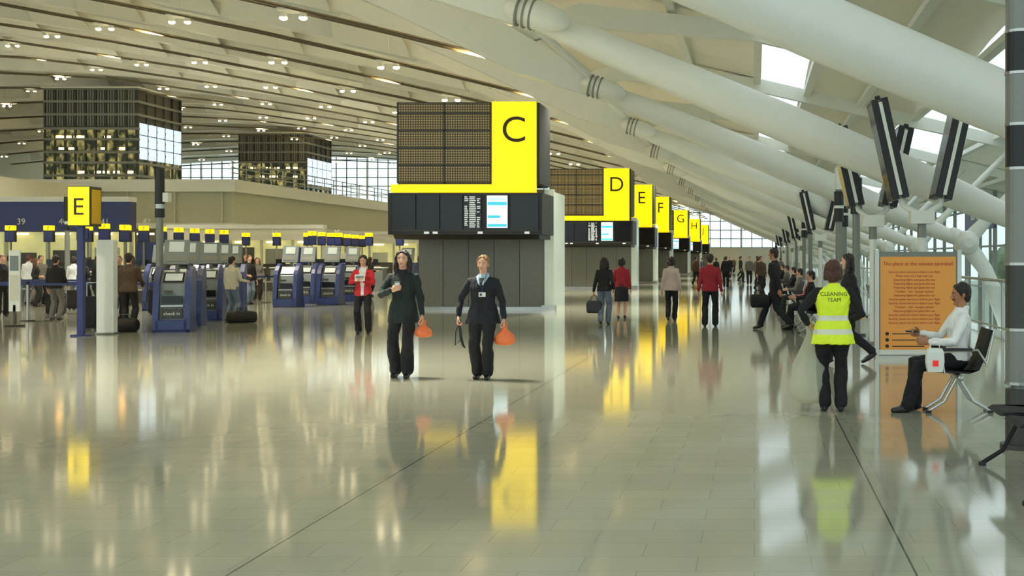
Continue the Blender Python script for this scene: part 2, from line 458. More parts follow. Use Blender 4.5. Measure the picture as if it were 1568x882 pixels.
for l, y in zip('CDEFGHJ', (34, 59.3, 72.5, 87, 111, 136, 160)): zone_sign(l, y)

# ------------------------------------------------------------------ left buildings
def tower(name, x0, x1, y0, y1, zt, z0=6.2):
    b = B()
    b.box(x0, x1, y0, y1, z0-.1, zt, OFFICE)
    nx = 9
    for i in range(nx+1):
        x = x0+(x1-x0)*i/nx; b.box(x-.07, x+.07, y0-.15, y0, z0, zt, DGREY)
    for i in range(36):
        x = x0+(x1-x0)*i/36; b.box(x-.05, x+.05, y0-.14, y0, zt-3.2, zt-.1, MGREY)
    ny = 5
    for i in range(ny+1):
        y = y0+(y1-y0)*i/ny; b.box(x1, x1+.15, y-.09, y+.09, z0, zt, DGREY)
    for z in (zt, zt-1.1, zt-2.2, zt-3.4, zt-4.3, zt-5.4, zt-6.3, zt-7.4, zt-8.3, zt-9.3):
        if z > z0: b.box(x0-.1, x1+.18, y0-.2, y1, z-.1, z+.1, MGREY)
    b.box(x0, x1+.02, y0-.05, y1, zt-3.3, zt, DGREY)
    for i in range(0, ny):
        for j in range(3):
            za = zt-6.0+j*1.05
            b.box(x1+.05, x1+.19, y0+(y1-y0)*i/ny+.12, y0+(y1-y0)*(i+1)/ny-.12, za+.05, za+1.0, SKYP)
    for i in range(22):
        x = x0+.5+random.random()*(x1-x0-1.2); z = random.choice((zt-4.2, zt-5.2, zt-7.2, zt-8.2)); b.box(x, x+.55, y0-.02, y0-.005, z, z+.2, WARML)
    b.tube([(x0-.2, y0-.2, zt+.1), (x1+.2, y0-.2, zt+.1), (x1+.2, y1, zt+.1)], .08, WHITE, 6)
    return b.obj(name)
tower('glass_office_tower', -60.3, -52.5, 100, 107.4, 16.0)
tower('glass_office_tower', -61.3, -53.4, 140, 148, 16.4)

b = B()
b.box(-99, -30, 67.5, 178, 3.6, 5.4, BEIGE)
b.box(-99, -29.7, 67.2, 178, 5.4, 6.1, WHITE)
b.box(-99, -29.9, 67.4, 178, 3.3, 3.6, WHITE)
b.box(-99, -31.5, 70, 178, 0, 3.4, BEIGE)
for i in range(28):
    y = 68+i*4; b.box(-30.4, -30.1, y-.12, y+.12, 0, 3.4, WHITE)
for i in range(60): 
    y = 67.6+i*1.8; b.box(-30.02, -29.97, y, y+.05, 6.1, 7.1, MGREY)
for z in (6.5, 6.8, 7.12): b.tube([(-30, 67.5, z), (-30, 177, z)], .03, MGREY, 6)
for i in range(26):
    x = -98+i*2.7; b.box(x-.03, x+.03, 67.3, 67.4, 3.6, 5.4, OFFW)
b.obj('mezzanine_block')
b = B()
b.box(-99, -38, 56, 66.9, 0, 5.7, OFFW); b.box(-99, -37.8, 55.8, 56, 5.1, 5.75, BEIGE); b.box(-46, -38.5, 54, 56, 2.8, 4.9, BEIGE)
b.box(-99, -37.8, 55.7, 56, 3.9, 4.1, WHITE)
b.obj('ticket_hall_block')
k = 0
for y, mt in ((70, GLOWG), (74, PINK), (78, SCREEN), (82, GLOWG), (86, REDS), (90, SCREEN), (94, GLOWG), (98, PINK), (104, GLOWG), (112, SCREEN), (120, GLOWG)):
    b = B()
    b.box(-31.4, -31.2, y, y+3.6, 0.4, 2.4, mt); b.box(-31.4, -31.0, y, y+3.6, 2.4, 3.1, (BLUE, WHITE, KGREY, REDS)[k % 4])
    for q in (0, 1.2, 2.4, 3.6): b.box(-31.15, -31.05, y+q-.04, y+q+.04, 0, 3.1, MGREY)
    b.box(-31.4, -31.0, y, y+3.6, 0, .4, DGREY)
    b.obj('shop_front'); k += 1

def fascia(x0, x1, y, z0, z1, fm=BLUE):
    b = B()
    b.box(x0, x1, y, y+.5, z0, z1, fm); b.box(x0, x1, y-.05, y+.55, z1, z1+.2, WHITE)
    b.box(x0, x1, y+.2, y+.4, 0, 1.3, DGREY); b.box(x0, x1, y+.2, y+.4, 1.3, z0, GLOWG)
    n = int((x1-x0)/1.6)
    for i in range(n+1):
        x = x0+(x1-x0)*i/n; b.box(x-.05, x+.05, y+.05, y+.2, 0, z0, BEIGE)
        b.box(x+.3, x+1.0, y-.03, y, z0-.13, z0-.05, WARML)
        b.box(x+.2, x+1.2, y+.12, y+.2, 1.3, 1.7+random.random()*.6, random.choice([MGREY, KGREY, DGREY, BLUE, BEIGE]))
        b.text(str(30+i), x+.7, y-.02, z0+.3, .35, WHITE, .005)
    return b.obj('check_in_fascia')
fascia(-46, -25.5, 48, 2.67, 3.9)
fascia(-30, -22, 60, 2.5, 3.1, OFFW)
fascia(-29.5, -18, 80, 2.6, 3.2, OFFW)

# check-in desks
b = B()
b.prism([(-.35, 0), (-.42, 1.05), (-.25, 1.12), (.3, 1.12), (.35, 0)], -.8, .1, KGREY)
b.box(-.85, .15, -.45, .4, 1.1, 1.15, WHITE); b.box(.1, .8, -.4, .3, 0, .42, DGREY); b.box(.12, .78, -.42, .3, .42, .48, CHROME)
b.box(-.7, -.25, .0, .06, 1.25, 1.55, SCRBLK); b.cyl((-.48, .05, 1.12), (-.48, .05, 1.3), .03, .03, BLK, 8)
b.cyl((-.8, .35, 0), (-.8, .35, 2.4), .035, .035, MGREY, 8)
b.box(-.98, -.6, .28, .4, 2.2, 2.62, SCRBLK); b.box(-.96, -.62, .24, .4, 2.64, 2.82, YBAR); b.box(-.95, -.63, .265, .28, 2.24, 2.58, BLUE)
b.text('7', -.79, .235, 2.66, .17, INK, .004)
dk = b.obj('check_in_desk', (-33, 44, 0), bevel=.01)
for i in range(7): dup(dk, (-31.6+i*1.45, 44, 0))
for i in range(9): dup(dk, (-22.3, 40.5+i*1.35, 0), math.radians(20))
for i in range(7): dup(dk, (-19.5-i*.15, 54+i*1.6, 0), math.radians(15))
for i in range(6): dup(dk, (-24+i*1.5, 57, 0))
for i in range(8): dup(dk, (-17, 64+i*2.2, 0), math.radians(25))

# self-service kiosks
b = B()
b.prism([(-.30, 0), (-.34, .12), (-.27, .75), (-.22, 1.02), (.02, 1.3), (.14, 1.33), (.2, 1.1), (.16, .5), (.3, 0)], -.26, .26, KGREY)
side = [(-.42, 0), (-.47, .06), (-.47, .3), (-.42, .6), (-.36, .85), (-.33, 1.06), (-.26, 1.2), (-.12, 1.34), (.04, 1.42), (.18, 1.42), (.28, 1.34), (.31, 1.1), (.26, .6), (.32, .3), (.42, .06), (.42, 0)]
for x in (-.37, .25): b.prism(side, x, x+.12, KBLUE)
b.prism([(-.45, 0), (-.47, .06), (-.47, .26), (-.34, .26), (-.34, 0)], -.3, .3, KBLUE)
T = Matrix.Translation((0, -.11, 1.17)) @ Matrix.Rotation(math.radians(-41), 4, 'X')
b.box(-.2, .2, -.02, .0, -.13, .13, SCRBLK, T); b.box(-.17, .17, -.026, -.02, -.1, .1, KSCR, T)
b.box(-.2, .2, -.35, -.3, .62, .78, SCRBLK); b.box(-.16, .0, -.35, -.3, .84, .9, DGREY); b.box(-.2, .2, -.37, -.3, .3, .5, DGREY)
b.box(-.22, .22, -.38, -.3, .55, .58, CHROME); b.text('check in', 0, -.38, .37, .1, WHITE, .003)
b.cyl((0, .22, 0), (0, .26, 1.75), .045, .045, MGREY, 12)
T = Matrix.Translation((0, .2, 1.78)) @ Matrix.Rotation(math.radians(-18), 4, 'X')
b.box(-.25, .25, -.04, .04, -.34, .22, KGREY, T); b.box(-.15, .15, -.05, -.04, -.06, .17, KSCR, T); b.box(-.2, .2, -.05, -.04, -.28, -.14, MGREY, T)
ks = b.obj('self_service_kiosk', (-12.66, 25.7, 0), math.radians(16), bevel=.015)
for x, y, r in ((-13.5, 28.0, 16), (-14.0, 30.2, 16), (-14.6, 32.2, 16), (-15.2, 34.2, 16), (-15.2, 38.4, 4), (-14.4, 40, 4), (-15.8, 41.5, 4), (-14.9, 43.5, 4), (-13.9, 47, 0), (-18.2, 36, 10)):
    dup(ks, (x, y, 0), math.radians(r))

b = B()
b.cyl((0, 0, 0), (0, 0, .03), .2, .2, BLUE, 20); b.box(-.06, .06, -.05, .05, .02, 2.3, BLUE)
b.box(-.21, .24, -.1, .32, 2.25, 3.06, DGREY); b.box(-.2, .22, -.12, -.1, 2.27, 3.05, YEL); b.text('E', .01, -.125, 2.48, .5, INK, .006)
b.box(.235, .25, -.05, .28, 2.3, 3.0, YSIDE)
b.obj('zone_post_sign', (-13.8, 24.1, 0), 0)
b = B(); b.box(-.18, .18, -.09, .09, 0, 1.98, WHITE); b.box(-.2, .2, -.11, .11, 0, .04, MGREY)
b.obj('white_pillar', (-13.6, 24.7, 0), bevel=.015)
b = B()
b.cyl((0, 0, 0), (0, 0, 2.5), .08, .075, MGREY); b.cyl((0, 0, 2.5), (0, 0, 3.6), .1, .1, BLK); b.box(.1, .22, -.08, .08, 2.85, 3.05, WHITE); b.cyl((0, 0, 0), (0, 0, .05), .18, .18, BLK)
b.cyl((0, 0, 2.7), (0, 0, 2.8), .104, .104, CHROME)
sp = b.obj('speaker_column', (-13.25, 26.2, 0)); dup(sp, (-22.5, 38.5, 0))
b = B(); b.cyl((0, 0, 0), (0, 0, .04), .2, .22, DGREY, 20); b.box(-.03, .03, -.02, .02, 0, .5, DGREY); b.box(-.13, .13, -.02, .02, .35, 1.78, WHITE); b.box(-.1, .1, -.025, -.02, 1.3, 1.65, KGREY)
b.box(-.1, .1, -.025, -.02, .6, 1.2, OFFW)
b.obj('information_stand', (-17.3, 27.5, 0))

b = B()
for i in range(4):
    x = i*1.6; b.cyl((x, 0, 0), (x, 0, .03), .17, .17, DGREY, 18); b.cyl((x, 0, 0), (x, 0, .98), .028, .028, CHROME, 10); b.cyl((x, 0, .92), (x, 0, 1.0), .036, .036, BLK, 10)
    if i < 3: b.box(x, x+1.6, -.004, .004, .9, .96, BLUE)
qb = b.obj('queue_barrier', (-22, 31.5, 0)); dup(qb, (-24, 35, 0)); dup(qb, (-18.6, 39, 0), 1.2); dup(qb, (-20, 29.5, 0), .2)

def suitcase(loc, rz, mat, w=.45, d=.25, h=.6, lying=False):
    b = B(); b.box(-w/2, w/2, -d/2, d/2, .04, h, mat); b.box(-w/2+.05, w/2-.05, -d/2-.03, -d/2, .12, h*.55, mat)
    for x in (-w/2+.06, w/2-.06): b.cyl((x-.02, d/2-.05, .04), (x+.02, d/2-.05, .04), .04, .04, BLK, 12); b.box(x-.02, x+.02, -d/2+.02, -d/2+.06, 0, .05, BLK)
    b.tube([(-.1, d/2-.03, h), (-.1, d/2-.03, h+.3), (.1, d/2-.03, h+.3), (.1, d/2-.03, h)], .012, CHROME, 8)
    return b.obj('suitcase', loc, rz, bevel=.03)
def holdall(loc, rz, mat, L=.55):
    rings = []
    for t in (-1, -.96, -.8, -.3, .3, .8, .96, 1):
        s = {1: .45, .96: .8, .8: .98}.get(abs(t), 1)
        rings.append([V((t*L/2, .15*s*math.cos(a), max(0, .15+.15*s*math.sin(a)*(1+.05*math.sin(5*t))))) for a in [2*pi*i/16 for i in range(16)]])
    b = B(); b.add(loft(rings), mat)
    for y in (-.07, .07): b.tube([(-.12, y, .27), (-.08, y*.6, .38), (.08, y*.6, .38), (.12, y, .27)], .012, BLK, 8)
    return b.obj('holdall_bag', loc, rz, smooth=True)
holdall((-13.6, 25.4, 0), .1, cBLACK); holdall((-12.6, 28.9, 0), .3, cBLACK, .7)
suitcase((-14.75, 26.1, 0), .2, cBLACK, .42, .3, .75); suitcase((-19.6, 33, 0), .2, cNAVY); suitcase((-23.0, 36.4, 0), .2, cNAVY); suitcase((-21, 36.4, 0), -.3, cBLACK)
suitcase((-24.2, 34, 0), .4, cBLACK, .5, .3, .8); suitcase((-16.9, 33.4, 0), .1, cBLACK, .5, .3, .7); suitcase((-22.4, 33.2, 0), .1, cBLACK, .5, .3, .6)

# ------------------------------------------------------------------ right-side poles, displays, poster
b = B()
b.cyl((0, 0, 0), (0, 0, 4.6), .075, .075, MGREY, 18); b.cyl((0, 0, 0), (0, 0, .04), .17, .17, DGREY, 20)
for z0, z1, m_ in ((0.04, .5, DGREY), (.55, 1.0, MGREY), (1.0, 1.55, DGREY), (1.55, 2.35, MGREY), (2.35, 2.72, BLK), (2.72, 3.15, MGREY), (3.15, 3.5, BLK), (3.5, 3.85, MGREY)):
    b.cyl((0, 0, z0), (0, 0, z1), .125, .125, m_, 20)
for z in (.55, 1.0, 1.55, 2.35, 2.72, 3.15, 3.5): b.cyl((0, 0, z-.012), (0, 0, z+.012), .132, .132, CHROME, 20)
pole = b.obj('banded_service_pole', (2.24, 9.9, 0))
b = B()
b.cyl((0, 0, 0), (0, 0, 3.3), .08, .08, MGREY, 16); b.cyl((0, 0, 3.3), (0, 0, 3.85), .1, .1, WHITE, 16); b.cyl((0, 0, 2.5), (0, 0, 3.25), .12, .12, BLK, 16); b.cyl((0, 0, 0), (0, 0, .04), .2, .2, DGREY, 20)
b.cyl((0, 0, 2.83), (0, 0, 2.9), .125, .125, WHITE, 16); b.cyl((0, 0, 3.83), (0, 0, 3.88), .11, .11, CHROME, 16)
p2 = b.obj('loudspeaker_pole', (2.1, 24.2, 0))
for x, y in ((2.1, 29.2), (2.1, 44), (2.15, 60), (2.15, 76), (2.6, 34), (2.2, 52), (2.15, 95), (2.15, 115)): dup(p2, (x, y, 0))

def display(loc, sc_=1., zc=2.3, half=.55, spread=.38):
    b = B()
    b.cyl((0, 0, 0), (0, 0, zc), .065, .065, WHITE, 16); b.cyl((0, 0, 0), (0, 0, .04), .18, .18, MGREY, 20); b.cyl((0, 0, zc-.35), (0, 0, zc-.02), .08, .07, MGREY, 16)
    b.box(-.2, .2, -.16, .2, zc-.12, zc+.1, WHITE)
    for s in (-1, 1):
        b.tube([(s*.08, 0, zc+.05), (s*spread*.6, .05, zc+.2), (s*spread*.85, .1, zc+.6), (s*spread, .25, zc+1.1)], [.06, .055, .05, .04], WHITE, 10)
        T = Matrix.Translation((s*(spread*1.05), .3, zc+1.12*sc_)) @ Matrix.Rotation(s*math.radians(12.5), 4, 'Y')
        h = .84*sc_
        for q in (-.085, .085):
            b.box(q-.055, q+.055, -.42, .42, -h, h, BLK, T)
        b.box(-.03, .03, -.425, .4, -h+.06, h-.06, WHITE, T)
        for q in (-1, 1):
            b.box(min(q*.14, q*.146), max(q*.14, q*.146), -.38, .38, -h+.05, h-.05, SCRBLK, T)
        b.cyl(T @ V((0, -.2, h)), T @ V((0, -.2, h+.07)), .05, .05, BLK, 10)
    return b.obj('information_display_screens', loc, bevel=.006)
display((2.85, 20.0, 0), 1.03, 2.3, .55, .52); display((2.22, 22, 0), .9, 2.3, .5, .44)
for y in (40, 56, 70, 90): display((2.25, y, 0), .8, 2.3, .5, .42)

b = B()
b.box(-.66, .66, -.05, .05, .02, 1.7, MGREY); b.box(-.61, .61, -.06, -.05, .12, 1.62, ORANGE)
b.box(-.7, -.63, -.07, .07, 0, 1.73, CHROME); b.box(.63, .7, -.07, .07, 0, 1.73, CHROME); b.box(-.7, .7, -.2, .2, 0, .03, CHROME); b.box(-.66, .66, -.06, .06, .04, .12, WHITE)
b.text('The place at the newest terminal!', 0, -.062, 1.48, .083, PRED, .002)
for i in range(14): 
    b.text(random.choice(['Departing flights and gates this way', 'Security opens two hours before your flight', 'Please keep your bags with you', 'Transfers   and   lounges upstairs']), -.06, -.062, 1.36-i*.063, .047, PRED, .001)
for i in range(3): b.cyl((-.5, -.062, .18+i*.1), (-.5, -.066, .18+i*.1), .03, .03, BLK, 14); b.box(-.42, .1, -.063, -.06, .17+i*.1, .185+i*.1, BLK)
b.obj('orange_poster_stand', (2.64, 19.0, 0))

def seat(loc, rz, n=1, name='waiting_bench', arms=True, leg=CHROME):
    b = B()
    for i in range(n):
        x = i*.62
        pr = [(-.24, .43), (-.2, .455), (.1, .435), (.2, .45), (.27, .6), (.34, .86), (.31, .87), (.23, .6), (.16, .47), (.1, .415), (-.2, .43)]
        b.prism(pr, x-.24, x+.24, MESH)
        for s in (-.265, .265):
            if arms:
                b.tube([(x+s, .27, .52), (x+s, .18, .66), (x+s, -.2, .65)], .014, leg, 8); b.box(x+s-.028, x+s+.028, -.22, .12, .655, .68, BLK)
                b.tube([(x+s, -.16, .42), (x+s, -.2, .65)], .012, leg, 8)
            b.tube([(x+s, .27, .5), (x+s, .35, .87)], .014, leg, 8)
    b.tube([(-.3, .0, .38), (n*.62-.32, .0, .38)], .035, leg, 10)
    for x in (-.12, n*.62-.5):
        b.tube([(x, 0, .38), (x, -.14, .12), (x, -.3, .02)], .018, leg, 8); b.tube([(x, 0, .38), (x, .16, .12), (x, .34, .02)], .018, leg, 8)
        for y in (-.3, .34): b.cyl((x, y, 0), (x, y, .03), .03, .03, BLK, 10)
    return b.obj(name, loc, rz)
seat((2.1, 12.25, 0), -pi/2, 1, 'waiting_chair')
seat((2.06, 8.95, 0), -pi/2, 3, arms=False, leg=MESH)
for y in (27, 33, 39, 46, 54, 64): seat((1.25, y, 0), -pi/2, 4)
for y in (30, 42): seat((3.4, y, 0), pi/2, 4)

# ------------------------------------------------------------------ people
def ik(a, c, l1, l2, pole):
    a = V(a); c = V(c); dd = c-a; L = min(dd.length, l1+l2-.003); dr = dd.normalized()
    x = (l1*l1-l2*l2+L*L)/(2*L); h = math.sqrt(max(l1*l1-x*x, 0)); p = V(pole); p = (p-dr*p.dot(dr)).normalized()
    return a+dr*x+p*h, a+dr*L

def remesh(vs, fs, vox):
    me = bpy.data.meshes.new('tmp'); me.from_pydata(vs, [], fs); me.update()
    o = bpy.data.objects.new('tmp', me); sc.collection.objects.link(o)
    md = o.modifiers.new('r', 'REMESH'); md.mode = 'VOXEL'; md.voxel_size = vox
    ms = o.modifiers.new('s', 'SMOOTH'); ms.factor = .5; ms.iterations = 2
    dg = bpy.context.evaluated_depsgraph_get(); m2 = bpy.data.meshes.new_from_object(o.evaluated_get(dg))
    out = ([V(v.co) for v in m2.vertices], [tuple(p.vertices) for p in m2.polygons])
    bpy.data.objects.remove(o); bpy.data.meshes.remove(me); bpy.data.meshes.remove(m2)
    return out

class Parts:
    def __init__(s): s.v = []; s.f = []; s.m = []
    def add(s, g, m, T=None):
        o = len(s.v); vs, fs = g
        s.v += [tuple(T @ V(p)) if T else tuple(p) for p in vs]
        for f in fs: s.f.append(tuple(i+o for i in f)); s.m.append(m)
def ell(z, rx, ry, cy=0, n=20, p=1.0):
    out = []
    for i in range(n):
        a = 2*pi*i/n; c, s = math.cos(a), math.sin(a)
        q = 1/((abs(c)**2.5+abs(s)**2.5)**(1/2.5))
        out.append(V((rx*c*q, cy+ry*s*q, z)))
    return out

def person(name, loc, yaw, H=1.68, top=cBLACK, bot=cBLACK, skin=SKIN, hairm=HDARK, ank=((-.09, -.06, .08), (.09, .08, .08)),
           wr=((-.25, -.03, .80), (.25, -.03, .80)), hair='short', hem=-.10, flare=0., skirt=None, lean=0., pz=.93, py=0., hyaw=0., hpitch=0.,
           vox=.02, wide=1., build=1., paint=None, curl=(.5, .5), epole=((-.3, 1, -.2), (.3, 1, -.2)), thumb=None, stache=False, neckm=None, sleeve=None, fem=True, footyaw=(0, 0), collar=None):
    P = Parts(); X = Parts()
    T = Matrix.Translation((0, py, pz)) @ Matrix.Rotation(lean, 4, 'X')
    bw = build
    P.add(loft([ell(-.13, .09*bw, .08), ell(-.08, .155*bw, .11), ell(-.02, .17*bw, .118), ell(.04, .16*bw, .108), ell(.10, .13*bw, .09)]), bot, Matrix.Translation((0, py, pz)) @ Matrix.Rotation(lean*.5, 4, 'X'))
    sh = 0 if fem else .02
    e = .012
    rings = []
    if hem < -.02:
        rings += [ell(hem, (.172+flare)*bw+e, .125+flare*.6), ell(hem*.5, .174*bw+e+flare*.4, .124+flare*.3)]
    else: rings += [ell(hem, .16*bw+e, .115)]
    rings += [ell(.04, .160*bw+e, .112), ell(.12, (.135+sh)*bw+e, .1), ell(.2, (.138+sh)*bw+e, .105), ell(.30, (.152+sh)*bw+e, .125 if fem else .12, -.01), ell(.37, (.155+sh)*bw+e, .112),
              ell(.42, (.140+sh)*bw+e, .09), ell(.455, .110*bw, .076, .005), ell(.48, .082, .068, .008), ell(.505, .064, .062, .01)]
    P.add(loft(rings), top, T)
    P.add(chain([(0, .012, .45), (0, .005, .52), (0, -.005, .60)], [.056, .05, .05], 14), neckm or skin, T)
    if collar:
        for s in (-1, 1):
            P.add(chain([(0, .07, .515), (s*.05, .05, .51), (s*.068, 0, .49), (s*.05, -.072, .445), (s*.035, -.114, .37), (s*.02, -.13, .28)], [.016, .016, .016, .016, .015, .008], 8), collar, T)
    hz = pz-.04
    for k, s in ((0, -1), (1, 1)):
        hip = V((s*.088, py, hz)); kn, an = ik(hip, ank[k], .43, .42, (s*.12, -1, .15))
        r = [.094*bw, .088*bw, .075, .06+.012*wide, .058+.016*wide, .05+.02*wide, .048+.022*wide]
        pts = [hip, hip.lerp(kn, .35), hip.lerp(kn, .75), kn, kn.lerp(an, .3), kn.lerp(an, .75), kn.lerp(an, .97)]
        if skirt:
            P.add(chain([hip, kn], [.08, .055], 14), skin)
            P.add(chain([kn, kn.lerp(an, .3), an], [.052, .052, .034], 14), skin)
        else: P.add(chain(pts, r, 16), bot)
        RR = Matrix.Rotation(footyaw[k], 3, 'Z'); lift = an.z-.08
        heel = an+RR @ V((0, .045, -.045)); mid = an+RR @ V((s*.005, -.07, -.05-lift*.55)); toe = an+RR @ V((s*.01, -.15, -.055-lift*.92))
        P.add(chain([an+V((0, 0, -.01)), heel, heel.lerp(mid, .5), mid, toe], [.036, .036, .038, .042, .03], 14), SHOE)
    if skirt:
        P.add(loft([ell(-.45, .2, .17), ell(-.3, .2, .16), ell(-.1, .185, .135), ell(.05, .15, .11)]), bot, Matrix.Translation((0, py, pz)))
    hands = []
    for k, s in ((0, -1), (1, 1)):
        shd = T @ V((s*(.16+sh)*bw, .0, .405)); el, w = ik(shd, wr[k], .28, .245, epole[k])
        sm = sleeve or top
        inn = T @ V((s*.09, 0, .41))
        P.add(chain([inn, shd, shd.lerp(el, .3), shd.lerp(el, .8), el, el.lerp(w, .4), el.lerp(w, .92)], [.055, .06, .056, .05, .047, .045, .037], 14), sm)
        P.add(chain([el.lerp(w, .7), w], [.028, .024], 10), skin)
        dr = (w-el).normalized(); th = V(thumb[k]) if thumb else V((0, -1, 0))
        if abs(th.dot(dr)) > .85: th = V((0, 0, 1))
        th = (th-dr*th.dot(dr)).normalized(); pn = th.cross(dr)
        inw = V((-s, 0, 0))
        if pn.dot(inw) < 0: pn = -pn
        hp = Parts() if vox < .012 else P
        hp.add(chain([w-dr*.01, w+dr*.03, w+dr*.065, w+dr*.088], [.026, .038, .042, .038], 12, flat=.38, ref=tuple(pn)), skin)
        for i, (off, ln) in enumerate(((.031, .92), (.0105, 1.0), (-.0105, .95), (-.031, .76))):
            a = w+dr*.086+th*off; pts = [a]; ang = curl[k]*.5
            for sg in (.045, .028, .022):
                dd = (dr*math.cos(ang)+pn*math.sin(ang)); a = a+dd*sg*ln; pts.append(a); ang += curl[k]
            hp.add(chain(pts, [.0098, .009, .0085, .0072], 8), skin)
        a = w+dr*.025+th*.026; d1 = (dr*.62+th*.62+pn*.35).normalized(); d2 = (dr*.9+th*.1+pn*.5*curl[k]).normalized()
        hp.add(chain([a, a+d1*.04, a+d1*.04+d2*.03, a+d1*.04+d2*.055], [.014, .0115, .01, .008], 8), skin)
        if hp is not P: X.add(remesh(hp.v, hp.f, .0045), skin)
        hands.append((w+dr*.09+pn*.025))
    Th = T @ Matrix.Translation((0, -.012, .65)) @ Matrix.Rotation(hyaw, 4, 'Z') @ Matrix.Rotation(hpitch, 4, 'X')
    hp = Parts()
    hp.add(sph((0, .012, .02), (.074, .092, .092), 24, 16), skin, Th)
    hp.add(chain([(0, -.02, .03), (0, -.024, -.02), (0, -.03, -.062), (0, -.042, -.095)], [.066, .063, .052, .032], 20), skin, Th)
    hp.add(chain([(-.042, -.058, .026), (0, -.074, .028), (.042, -.058, .026)], [.012, .013, .012], 10), skin, Th)
    for s in (-1, 1):
        hp.add(sph((s*.038, -.06, -.03), (.02, .02, .018)), skin, Th)
        hp.add(sph((s*.075, .012, -.012), (.009, .019, .031)), skin, Th)
        hp.add(sph((s*.012, -.094, -.03), (.009, .009, .008)), skin, Th)
    hp.add(sph((0, -.076, -.098), (.018, .014, .014)), skin, Th)
    hp.add(chain([(0, -.08, .015), (0, -.094, -.012), (0, -.103, -.029)], [.007, .0095, .011], 10), skin, Th)
    hp.add(chain([(0, .0, -.05), (0, .008, -.13)], [.05, .05], 14), skin, Th)
    hh = Parts()
    hh.add(sph((0, .024, .032), (.084, .092, .092), 24, 16), hairm, Th); hh.add(sph((0, .055, -.02), (.072, .052, .078), 16, 12), hairm, Th)
    for s in (-1, 1): hh.add(chain([(s*.015, -.05, .088), (s*.05, -.05, .066), (s*.075, -.018, .03)], [.018, .018, .014], 10), hairm, Th)
    if hair == 'short':
        for s in (-1, 1): hh.add(sph((s*.076, -.006, .012), (.01, .02, .03)), hairm, Th)
    if hair == 'long':
        hh.add(sph((0, .065, -.09), (.09, .045, .13), 16, 12), hairm, Th)
        for s in (-1, 1): hh.add(chain([(s*.055, -.02, .07), (s*.082, .0, .0), (s*.092, .0, -.08), (s*.09, -.01, -.15), (s*.075, -.02, -.21)], [.028, .03, .034, .036, .02], 12), hairm, Th)
    if hair == 'bob':
        hh.add(sph((0, .05, -.05), (.092, .06, .09), 16, 12), hairm, Th)
        for s in (-1, 1): hh.add(chain([(s*.06, -.005, .06), (s*.083, .005, -.02), (s*.082, .005, -.09)], [.028, .03, .024], 12), hairm, Th)
    near = vox < .016
    if near:
        for s in (-1, 1):
            X.add(sph((s*.029, -.079, .0), (.0125, .008, .0045), 10, 8), EYEW, Th); X.add(sph((s*.029, -.0858, .0), (.006, .003, .0048), 8, 6), EYED, Th)
            X.add(chain([(s*.013, -.089, .017), (s*.03, -.087, .021), (s*.045, -.076, .015)], [.0026, .0032, .0024], 6), hairm, Th)
        X.add(chain([(-.018, -.079, -.063), (-.006, -.086, -.061), (.006, -.086, -.061), (.018, -.079, -.063)], [.0016, .0034, .0034, .0016], 8), LIP, Th)
        X.add(chain([(-.014, -.08, -.067), (0, -.086, -.069), (.014, -.08, -.067)], [.0016, .004, .0016], 8), LIP, Th)
    if stache: X.add(chain([(-.026, -.079, -.056), (0, -.092, -.049), (.026, -.079, -.056)], [.003, .007, .003], 8), HDARK, Th)
    def paintmesh(PP, vx, paint=None):
        vs, fs = remesh(PP.v, PP.f, vx)
        bv = BVHTree.FromPolygons([V(p) for p in PP.v], PP.f); ms = []; nv = [V((0, 0, 0)) for _ in vs]
        for f in fs:
            a, b_, c = vs[f[0]], vs[f[1]], vs[f[2]]; n = (b_-a).cross(c-a); cen = sum((vs[i] for i in f), V((0, 0, 0)))/len(f)
            m = PP.m[bv.find_nearest(cen)[2]]
            if paint:
                r = paint(T.inverted() @ cen, n.normalized(), m)
                if r: m = r
            ms.append(m)
            for i in f: nv[i] += n
        vm = [None]*len(vs)
        for f, m in zip(fs, ms):
            for i in f: vm[i] = m
        seed = V((random.random()*50, 0, 0))
        for i, p in enumerate(vs):
            m = vm[i]
            if m is None or m is skin or m is SHOE or nv[i].length == 0: continue
            n = nv[i].normalized()
            if m is hairm: p += n*noise.noise(V((p.x*34, p.y*34, p.z*12))+seed)*.010
            else: p += n*(noise.noise(V((p.x*13, p.y*13, p.z*8))+seed)*.013+noise.noise(V((p.x*30, p.y*30, p.z*22))+seed)*.004)
        return vs, fs, ms
    groups = []
    if near:
        groups.append(paintmesh(P, vox, paint))
        q = Parts(); q.v = list(hp.v); q.f = list(hp.f); q.m = list(hp.m); q.add((hh.v, hh.f), hairm)
        groups.append(paintmesh(q, .0055))
    else:
        P.add((hp.v, hp.f), skin); P.add((hh.v, hh.f), hairm); groups.append(paintmesh(P, vox, paint))
    mats = []; mi = []; allv = []; allf = []
    def mid_(m):
        if m not in mats: mats.append(m)
        return mats.index(m)
    for vs, fs, ms in groups+([(X.v, X.f, X.m)]):
        o_ = len(allv); allv += [tuple(p) for p in vs]
        for f, m in zip(fs, ms): allf.append(tuple(i+o_ for i in f)); mi.append(mid_(m))
    S = H/1.70
    allv = [(x*S, y*S, max(z*S, .001)) for x, y, z in allv]
    me = bpy.data.meshes.new(name); me.from_pydata(allv, [], allf)
    for m in mats: me.materials.append(m)
    me.polygons.foreach_set('material_index', mi); me.polygons.foreach_set('use_smooth', [True]*len(allf)); me.update()
    o = bpy.data.objects.new(name, me); sc.collection.objects.link(o); o.location = (loc[0], loc[1], 0); o.rotation_euler = (0, 0, yaw)
    W = Matrix.Translation((loc[0], loc[1], 0)) @ Matrix.Rotation(yaw, 4, 'Z') @ Matrix.Scale(S, 4)
    return o, [W @ h for h in hands], W, T, groups[0][:2]

